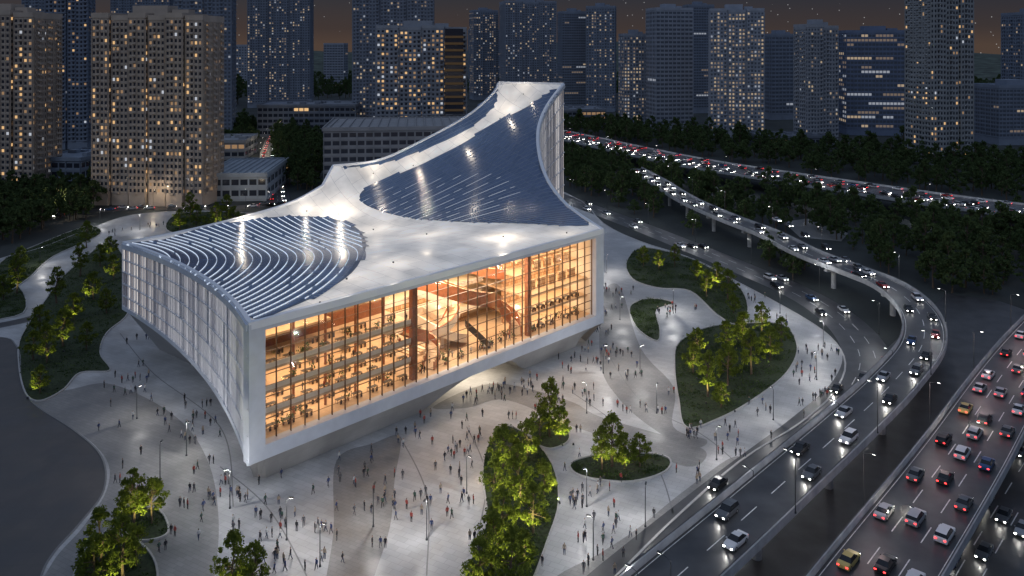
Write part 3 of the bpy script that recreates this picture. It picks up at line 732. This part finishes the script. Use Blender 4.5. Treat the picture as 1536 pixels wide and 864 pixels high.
zbDA=lambda t: 11.3+(5-11.3)*t+1.2*4*t*(1-t)*(-.3)
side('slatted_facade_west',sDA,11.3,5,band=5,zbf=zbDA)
mb=new(['white','bronze']); mb.T=FT
mb.box(0,LEN,-.3,1.8,28.4,30.02,'white'); mb.box(0,LEN,-.29,1.8,5,7.6,'white')
mb.box(-.35,2.85,-.31,1.81,5.01,29.99,'white'); mb.box(98.9,LEN+.3,-.31,1.81,5.01,29.99,'white')
mb.obj('front_frame',lib)
mb=new(['bronze']); mb.T=FT
nbay=32
for i in range(nbay+1):
    u=2.85+96.05*i/nbay; mb.box(u-.05,u+.05,1.0,1.4,7.6,28.4,'bronze')
for z in[11.5,15.5,19.6,23.8]: mb.box(2.85,98.9,1.1,1.35,z-.05,z+.05,'bronze')
for z in[9.5,13.5,17.5,21.7,26.]: mb.box(2.85,98.9,1.15,1.3,z-.025,z+.025,'bronze')
mb.obj('curtain_wall_mullions',lib)
mb=new(['glass']); mb.T=FT; mb.quad((2.85,1.3,7.6),(98.9,1.3,7.6),(98.9,1.3,28.4),(2.85,1.3,28.4),'glass'); mb.obj('curtain_wall_glass',lib)
# interior
ul=lambda w:2.9+.24*w
def slab(mb,u1,w0,w1,z0,z1,k): mb.prism([(ul(w0),w0),(u1,w0),(u1,w1),(ul(w1),w1)],z0,z1,k)
mb=new(['floorw','plaster','wood','books','books2','strip']); mb.T=FT
slab(mb,100,1.7,26,5.2,7.55,'floorw'); slab(mb,100,1.85,26,28.3,28.6,'plaster')
mb.box(10,100,25.5,26,7.5,28.3,'plaster'); mb.box(99.5,100,1.9,25.5,7.5,28.3,'plaster')
mb.prism([(ul(1.9)-.3,1.9),(ul(1.9),1.9),(ul(26),26),(ul(26)-.3,26)],7.5,28.3,'plaster')
fl=[11.6,15.7,19.8,24.]
for z in fl[:3]:
    slab(mb,40,3.0,25.4,z-.45,z,'floorw'); mb.box(ul(3),40,2.9,2.98,z+.05,z+1.0,'plaster')
slab(mb,22,8.0,25.4,fl[3]-.45,fl[3],'floorw')
for z in[12.5,17.2]:
    mb.box(76,99.4,3.2,25.4,z-.45,z,'floorw')
for z in[21.5,25.]:
    mb.box(76,99.4,7.,25.4,z-.35,z,'floorw')
for z0,z1 in zip([7.6]+fl,[11.1,15.2,19.3,23.5,28.2]): mb.box(8,39,13.,13.5,z0,z1-.8,'wood' if z0>19 else 'books')
for z0,z1 in((7.6,12),(12.5,16.7),(17.2,21.1),(21.5,24.6),(25,28.2)): mb.box(77,99,13.,13.6,z0,z1-.5,'books2')
for u in(79,83,87,91,95):
    mb.box(u,u+2.8,7.6,8.1,21.5,23.9,'books2'); mb.box(u,u+2.8,6,6.5,17.2,19.6,'books2'); mb.box(u,u+2.8,8,8.5,25,27.4,'books2')
for i,z in enumerate((11.2,14.8,18.4,22.,25.4)): mb.box(40.5,75.5,20-.5*i,25.4,z-.4,z,'plaster'); mb.box(40.5,75.5,19.9-.5*i,19.98-.5*i,z-.4,z+1,'plaster')
for z in(7.6,14.8,22.): mb.box(42,74,23.5,24,z,z+2.4,'books2')
for u in(6,12.2,19.4,26.6,33.8): mb.cyl(u,6,7.6,28.3,.28,.28,'wood',10)
mb.box(38.8,40.2,2.4,3.6,7.6,28.3,'wood'); mb.box(75.2,76.4,2.4,3.6,7.6,28.3,'wood')
mb.obj('interior_floors_and_shelves',lib)
mb=new(['floorw','books','wood','plaster'])
def wind(pts,wd,h,k,kt):
    p=resample(catmull([FT(*q) for q in pts],12),.7); hw=wd/2
    sweep(mb,p,[(-hw,-.5),(hw,-.5),(hw,0),(-hw,0)],'floorw')
    sweep(mb,p,[(-hw-.3,-.9),(-hw,-.9),(-hw,h),(-hw-.3,h)],k); sweep(mb,p,[(hw,-.9),(hw+.3,-.9),(hw+.3,h),(hw,h)],k)
    sweep(mb,p,[(-hw-.36,h),(-hw+.06,h),(-hw+.06,h+.12),(-hw-.36,h+.12)],kt); sweep(mb,p,[(hw-.06,h),(hw+.36,h),(hw+.36,h+.12),(hw-.06,h+.12)],kt)
wind([(43,13,26.),(48,10,24.6),(53,7,22.2),(58,5.2,20.),(63,5.5,18.2),(68,8,16.4),(71,8.5,14),(73.5,6,11),(73,4.6,8)],2.6,2.4,'redwood','books2')
wind([(40.5,6,16.5),(44,7,14.6),(48,9.5,12.3),(48.5,7,10.2),(45,4.6,7.8)],2.4,1.6,'redwood','books2')
wind([(75.8,12,21),(71,14,22),(66,15,24),(60,15.5,25.6)],2.6,1.6,'redwood','books2')
wind([(62,13,7.7),(58,11,10),(55,13,12.5),(53,18,14.8)],4,1.1,'plaster','plaster')
wind([(51,19,22),(55,15,19.5),(60,13,16.5),(56,11,13.5),(52,13,11.2)],2.6,1.1,'plaster','redwood')
mb.obj('winding_staircase',lib)
mb=new(['desk','steel']); 
p=resample(catmull([FT(64,4.6,7.7),FT(61.5,6,10.6),FT(59,7.5,13.4)],6),.5); sweep(mb,p,[(-1.1,-.7),(1.1,-.7),(1.1,.9),(1.0,.9),(1.,0),(-1.,0),(-1.,.9),(-1.1,.9)],'desk'); mb.obj('escalator',lib)
mb=new(['floorw','plaster']); mb.T=FT
for i in range(12): mb.box(47+i*.9,48+i*.9,12,19.8,7.56,7.9+i*.3,'plaster' if i%2 else 'floorw')
mb.obj('reading_terrace_steps',lib)
mb=new(['strip']); mb.T=FT
tops=[11.1,15.2,19.3,28.25]
for z in tops:
    for u in np.arange(6,39,3.6): mb.box(u,u+.14,4.6,12.5,z-.06,z-.002,'strip')
for z in(12.0,16.7,21.1,24.6,28.25):
    for u in np.arange(78,99,3.6): mb.box(u,u+.14,8 if z>20 else 3.6,12.5,z-.06,z-.002,'strip')
for u in np.arange(42,75,3): mb.box(u,u+.2,3,19,28.2,28.28,'strip')
mb.obj('ceiling_light_strips',lib)
def alight(u,w,z,sx,sy,p,col=(1,.77,.5)):
    x=FT(u,w,z); light('ceiling_area_light','AREA',x,p,col,lib,size=(sx,sy),rot=(0,0,math.atan2(e1.y,e1.x)))
for z in tops:
    for u in(13.5,30): alight(u,8,z-.15,15,8,850 if z<28 else 1200,(1,.73,.46))
for z in(12.0,16.7,21.1,24.6,28.2):
    alight(88,8.5,z-.15,21,7,1400)
for u in(47,57,68): alight(u,10,28.1,9,16,6500,(1,.83,.62))
for z in (14.3,17.9,21.5): alight(58,21.5,z,30,2.5,900)
mb=new(['desk','plant','wood']); mb.T=FT; rr=random.Random(8)
for z in[7.6]+fl[:3]:
    for u in np.arange(5.5,37,3.9):
        for w in(4.3,8.5):
            if rr.random()<.8:
                mb.box(u,u+2.2,w,w+1,z+.7,z+.76,'desk')
                for a,b in((.1,.1),(2.05,.1),(.1,.9),(2.05,.9)): mb.box(u+a-.03,u+a+.03,w+b-.03,w+b+.03,z,z+.7,'desk')
                for a in(.3,1.3): mb.box(u+a,u+a+.45,w-.55,w-.1,z+.4,z+.46,'wood'); mb.box(u+a,u+a+.45,w-.58,w-.54,z+.0,z+.9,'desk')
for z in(7.6,12.5):
    for u in np.arange(78,97,3.4):
        if rr.random()<.8:
            mb.box(u,u+2.2,4.5,5.5,z+.7,z+.76,'desk'); mb.box(u+.1,u+.2,4.6,5.4,z,z+.7,'desk'); mb.box(u+2,u+2.1,4.6,5.4,z,z+.7,'desk')
            for a in(.3,1.3): mb.box(u+a,u+a+.45,3.9,4.3,z+.4,z+.46,'wood'); mb.box(u+a,u+a+.45,3.86,3.9,z,z+.9,'desk')
T=mb.T
for k in range(46):
    u=rr.choice([rr.uniform(5,38),rr.uniform(42,98)]); z=rr.choice([7.6]+fl[:3]) if u<39 else 7.6; w=rr.uniform(3.8,7)
    mb.T=T; mb.cyl(u,w,z,z+.5,.2,.28,'wood',8); mb.T=None; c=FT(u,w,z+1.)
    for j in range(26): leafquad(mb,(c[0]+rr.gauss(0,.35),c[1]+rr.gauss(0,.35),c[2]+rr.gauss(0,.35)),.25,'plant',rr)
mb.obj('reading_desks_and_plants',lib)
def smooth(t): t=max(0,min(1,t)); return t*t*(3-2*t)
def zlow(u):
    if u<40: return 0
    if u<55: return 4.6*smooth((u-40)/15)**.8
    if u<66: return 4.6
    if u<74: return 4.6*(1-smooth((u-66)/8))**.8
    return 0
mb=new(['hull']); 
us=np.linspace(0,LEN,70)
vs=[];fs=[]
for u in us:
    zl=zlow(u); ins=(5-zl)/5*(2.2+3.*max(0,(u-94)/8)+2*max(0,(4-u)/4))
    uu=u+ (3.*max(0,(4-u)/4) - 6*max(0,(u-94)/8))*(5-zl)/5
    vs+=[FT(u,.3,5.02),FT(uu,.3+ins,zl)]
for i in range(len(us)-1): fs.append((2*i,2*i+1,2*i+3,2*i+2))
mb.add(vs,fs,'hull')
uv=np.linspace(40,74,40); vs=[];fs=[]
for u in uv:
    z=zlow(u)
    vs+=[FT(u,.3+(5-z)/5*2.2,z),FT(u,24,z)]
for i in range(len(uv)-1): fs.append((2*i,2*i+1,2*i+3,2*i+2))
mb.add(vs,fs,'hull')
rest=sBC[:-1]+sCC[:-1]+sCE[:-1]+sED[:-1]+sDA; cen=Vector((-35,215,0)); vs=[];fs=[]
nBC,nCC,nCE,nED,nDA=len(sBC)-1,len(sCC)-1,len(sCE)-1,len(sED)-1,len(sDA)
zbs=[5-5*i/nBC for i in range(nBC)]+[0]*nCC+[2*i/nCE for i in range(nCE)]+[2+9.3*i/nED for i in range(nED)]+[zbDA(i/(nDA-1)) for i in range(nDA)]
rp=[Vector((p[0],p[1],0)) for p in rest]
for i,p in enumerate(rp):
    d=(cen-p).normalized(); zb=zbs[i]; ins=zb*.75+.6; q=p+d*ins
    if i==len(rp)-1: q=Vector(FT(3,2.2+2.3,0)); 
    vs+=[(p.x,p.y,zb+.1),(q.x,q.y,0)]
for i in range(len(rp)-1): fs.append((2*i,2*i+1,2*i+3,2*i+2))
mb.add(vs,fs,'hull')
mb.obj('hull_base',lib)
mb2=new(['bronze','strip']); mb2.T=FT
M['entry']=mat('entrance_glow',(.6,.5,.4),.6,emit=(1,.75,.45),es=.6)
mb2.box(40,74,20,20.3,0.02,4.7,'entry')
for u in np.arange(42,74,1.6): mb2.box(u-.06,u+.06,19.6,19.95,0,4.6,'bronze')
mb2.box(42,73,19.6,19.9,2.6,2.7,'bronze')
for u in np.arange(50,70,4): mb2.box(u,u+.25,3,18,4.5,4.56,'strip')
mb2.obj('entrance_glazing',lib)
light('entrance_light','AREA',FT(60,9,4.4),1400,(1,.85,.66),lib,size=(14,12))
mb=new(['steel']); mb.box(-.18,.18,-.15,.15,0,.3,'steel'); fx=mb.mesh('roof_light_box')
for (a,b,p,h) in[(365,329,1.3,1.8),(460,318,.9,3),(508,322,2.6,3.4),(560,345,1.6,6),(640,352,1.5,6),(755,356,2.4,3.4),(850,350,.8,4),(560,262,1.3,5),(620,250,1.2,6),(690,220,1.2,6),(750,180,1.2,6),(785,142,.8,6),(520,420,1.3,6),(590,395,1.3,6),(480,455,.8,5)]:
    x,y=roofhit(a,b); z=float(RZ(x,y)[0]); o=inst('floodlight_and_fill',fx,(x,y,z),parent=lib); light('roof_flood_fill','POINT',(0,0,h+.8),760*p,(1,.86,.68),o,.06)  # warm hot spots are roof lamps; the rest float, added to brighten the white

# ---------------------------------------------------------------- people
def person_mesh(name,pose,top,bot,seed):
    st=.0 if pose=='stand' else .22
    V=[(0,0,.95),(0,0,1.12),(0,0,1.33),(0,0,1.46),(0.01,0,1.56),(0.015,0,1.66),(0.01,0,1.74),
       (0,.17,1.40),(-.02+st*.2,.23,1.14),(.06+st*.6,.24,.9),(.08+st*.7,.24,.8),
       (0,-.17,1.40),(-.02-st*.6,-.23,1.14),(.06-st*.5,-.24,.9),(.08-st*.5,-.24,.8),
       (0,.09,.9),(.02-st*.35,.1,.5),(-st*1.1-.02,.1,.09),(.14-st*1.1,.11,.04),
       (0,-.09,.9),(.02+st*.6,-.1,.5),(st*1.0-.02,-.1,.09),(.14+st*1.,-.11,.04)]
    E=[(0,1),(1,2),(2,3),(3,4),(4,5),(5,6),(2,7),(7,8),(8,9),(9,10),(2,11),(11,12),(12,13),(13,14),(0,15),(15,16),(16,17),(17,18),(0,19),(19,20),(20,21),(21,22)]
    R=[.14,.13,.15,.06,.06,.095,.07,.07,.05,.035,.03,.07,.05,.035,.03,.1,.065,.045,.035,.1,.065,.045,.035]
    me=bpy.data.meshes.new('p'); me.from_pydata(V,E,[]); ob=bpy.data.objects.new('p',me); scene.collection.objects.link(ob)
    ob.modifiers.new('s','SKIN')
    for i,sv in enumerate(me.skin_vertices[0].data): sv.radius=(R[i],R[i]); sv.use_root=(i==0)
    sb=ob.modifiers.new('b','SUBSURF'); sb.levels=1
    dg=bpy.context.evaluated_depsgraph_get(); m2=bpy.data.meshes.new_from_object(ob.evaluated_get(dg)); bpy.data.objects.remove(ob)
    m2.name=name; m2.materials.clear()
    for k in(top,bot,'skin','hair','shoe'): m2.materials.append(M[k])
    for f in m2.polygons:
        c=f.center; i=0
        if c.z>1.47: i=3 if (c.z>1.68 or c.x<-.02) else 2
        elif abs(c.y)>.19 and c.z<.93: i=2
        elif c.z<.94 and abs(c.y)<.2: i=1
        if c.z<.1: i=4
        f.material_index=i; f.use_smooth=True
    return m2
M['skin']=mat('skin',(.45,.28,.2),.6); M['hair']=mat('hair',(.02,.015,.012),.6); M['shoe']=mat('shoe',(.03,.03,.03),.5)
for k,c in {'c_black':(.02,.02,.025),'c_white':(.5,.5,.5),'c_red':(.3,.05,.04),'c_blue':(.04,.06,.15),'c_grey':(.08,.08,.09),'c_beige':(.3,.24,.18),'c_jean':(.03,.045,.09),'c_green':(.04,.08,.06)}.items(): M[k]=mat('cloth_'+k,c,.85)
PM=[]
try:
    for i,(t,b) in enumerate([('c_black','c_black'),('c_white','c_jean'),('c_red','c_black'),('c_blue','c_grey'),('c_grey','c_black'),('c_black','c_jean'),('c_beige','c_jean'),('c_green','c_black'),('c_black','c_grey'),('c_grey','c_grey')]):
        PM.append(person_mesh('person_%d'%i,'walk' if i%2 else 'stand',t,b,i))
except Exception as ex: print('PERSON FAIL',ex)
rp_=random.Random(21)
CL=[(345,740,20),(330,640,9),(195,575,8),(290,630,8),(300,655,8),(400,790,8),(440,790,8),(500,730,6),(390,830,8),(460,830,6),(510,800,4),(570,720,6),(590,770,8),(620,770,6),(680,690,14),(620,655,8),(640,740,6),(700,660,8),(660,630,8),(720,600,12),(760,590,12),(740,575,10),(800,580,10),(830,590,8),(860,600,8),(900,545,12),(930,530,10),(950,560,8),(915,470,10),(930,440,8),(905,500,8),(1000,470,12),(1020,465,8),(960,620,8),(1010,590,5),(1050,650,8),(1070,660,8),(1100,655,5),(1040,715,6),(960,690,4),(900,735,8),(870,760,8),(900,790,6),(940,790,5),(870,830,5),(920,840,5),(850,700,5),(1210,560,12),(1215,530,8),(1240,530,8),(1150,620,6),(1130,450,8),(1160,480,6),(1230,600,5),(250,660,2),(180,600,4),(160,640,3),(240,610,5),(230,340,8),(170,350,8),(60,380,6),(420,850,5),(300,690,2),(540,690,4),(350,780,4),(880,560,6),(680,740,3),(540,780,3),(210,510,3)]
def okp(x,y):
    if not inpoly(x,y,plp): return False
    for p in islp:
        if inpoly(x,y,p): return False
    r=Vector((x,y,0))-A; u,w=r.dot(e1),r.dot(e2)
    if w>1.5 and u>-1 and inpoly(x,y,poly2): return False
    return True
if PM:
    for a,b,n_ in CL:
        cx,cy=G(a,b)
        for i in range(n_):
            x=cx+rp_.gauss(0,2.8); y=cy+rp_.gauss(0,2.8)
            if okp(x,y): inst('person',PM[rp_.randrange(len(PM))],(x,y,.02),rp_.random()*6.28,rp_.uniform(1.,1.14))
    for i in range(90):
        a,b=rp_.uniform(160,1250),rp_.uniform(430,862); x,y=G(a,b)
        if okp(x,y):
            for k in range(rp_.choice([1,1,2,2,3])):
                inst('person',PM[rp_.randrange(len(PM))],(x+k*.8,y+rp_.uniform(-.4,.4),.02),rp_.random()*6.28,rp_.uniform(1.,1.12))
    for i in range(60):
        u=rp_.uniform(5,98); z=rp_.choice([7.6]+fl[:3]) if u<39 else 7.58; p=FT(u,rp_.uniform(3.3,7),z); inst('person',PM[rp_.randrange(len(PM))],p,rp_.random()*6.28,1.)

# ---------------------------------------------------------------- world, cool fill light, camera
w=bpy.data.worlds.new('World'); scene.world=w; w.use_nodes=True; nt=w.node_tree; nt.nodes.clear()
o=nt.nodes.new('ShaderNodeOutputWorld'); sky=nt.nodes.new('ShaderNodeTexSky'); sky.sky_type='NISHITA'; sky.sun_disc=False; sky.sun_elevation=math.radians(-4); sky.sun_rotation=math.radians(-25)
b1=nt.nodes.new('ShaderNodeBackground'); b1.inputs[1].default_value=.05; nt.links.new(sky.outputs[0],b1.inputs[0])
tc=nt.nodes.new('ShaderNodeTexCoord'); sp=nt.nodes.new('ShaderNodeSeparateXYZ'); nt.links.new(tc.outputs['Generated'],sp.inputs[0])
rmp=nt.nodes.new('ShaderNodeValToRGB'); el=rmp.color_ramp.elements
el[0].position=0; el[0].color=(.075,.05,.038,1); el[1].position=1; el[1].color=(.19,.24,.35,1)  # bright upper sky, out of view, is added as ambient fill
for p,c in((.02,(.042,.034,.034,1)),(.06,(.02,.025,.038,1)),(.25,(.13,.175,.27,1))):
    e=el.new(p); e.color=c
nt.links.new(sp.outputs[2],rmp.inputs[0])
vo=nt.nodes.new('ShaderNodeTexVoronoi'); vo.inputs['Scale'].default_value=130; nt.links.new(tc.outputs['Generated'],vo.inputs['Vector'])
lt=nt.nodes.new('ShaderNodeMath'); lt.operation='LESS_THAN'; lt.inputs[1].default_value=.07; nt.links.new(vo.outputs['Distance'],lt.inputs[0])
sc_=nt.nodes.new('ShaderNodeMath'); sc_.operation='MULTIPLY'; sc_.inputs[1].default_value=.3; nt.links.new(lt.outputs[0],sc_.inputs[0])
adc=nt.nodes.new('ShaderNodeVectorMath'); adc.operation='ADD'; nt.links.new(rmp.outputs[0],adc.inputs[0]); nt.links.new(sc_.outputs[0],adc.inputs[1])
b2=nt.nodes.new('ShaderNodeBackground'); b2.inputs[1].default_value=1; nt.links.new(adc.outputs[0],b2.inputs[0])
ads=nt.nodes.new('ShaderNodeAddShader'); nt.links.new(b1.outputs[0],ads.inputs[0]); nt.links.new(b2.outputs[0],ads.inputs[1]); nt.links.new(ads.outputs[0],o.inputs[0])
sun=bpy.data.lights.new('cool_fill_sun','SUN'); sun.energy=.3; sun.angle=math.radians(20); sun.color=(.74,.84,1)  # soft cool fill added from behind the camera; no moon is seen
so=bpy.data.objects.new('cool_fill_sun',sun); scene.collection.objects.link(so); so.rotation_euler=(math.radians(48),0,math.radians(-28))
cam=bpy.data.cameras.new('camera'); cam.sensor_width=36; cam.lens=F/1536*36; cam.shift_y=-(432-HY)/1536; cam.clip_end=12000; cam.clip_start=1
co=bpy.data.objects.new('camera',cam); scene.collection.objects.link(co); co.location=(0,0,HC); co.rotation_euler=(math.radians(90),0,0); scene.camera=co
scene.view_settings.view_transform='Standard'; scene.view_settings.look='None'; scene.view_settings.exposure=0
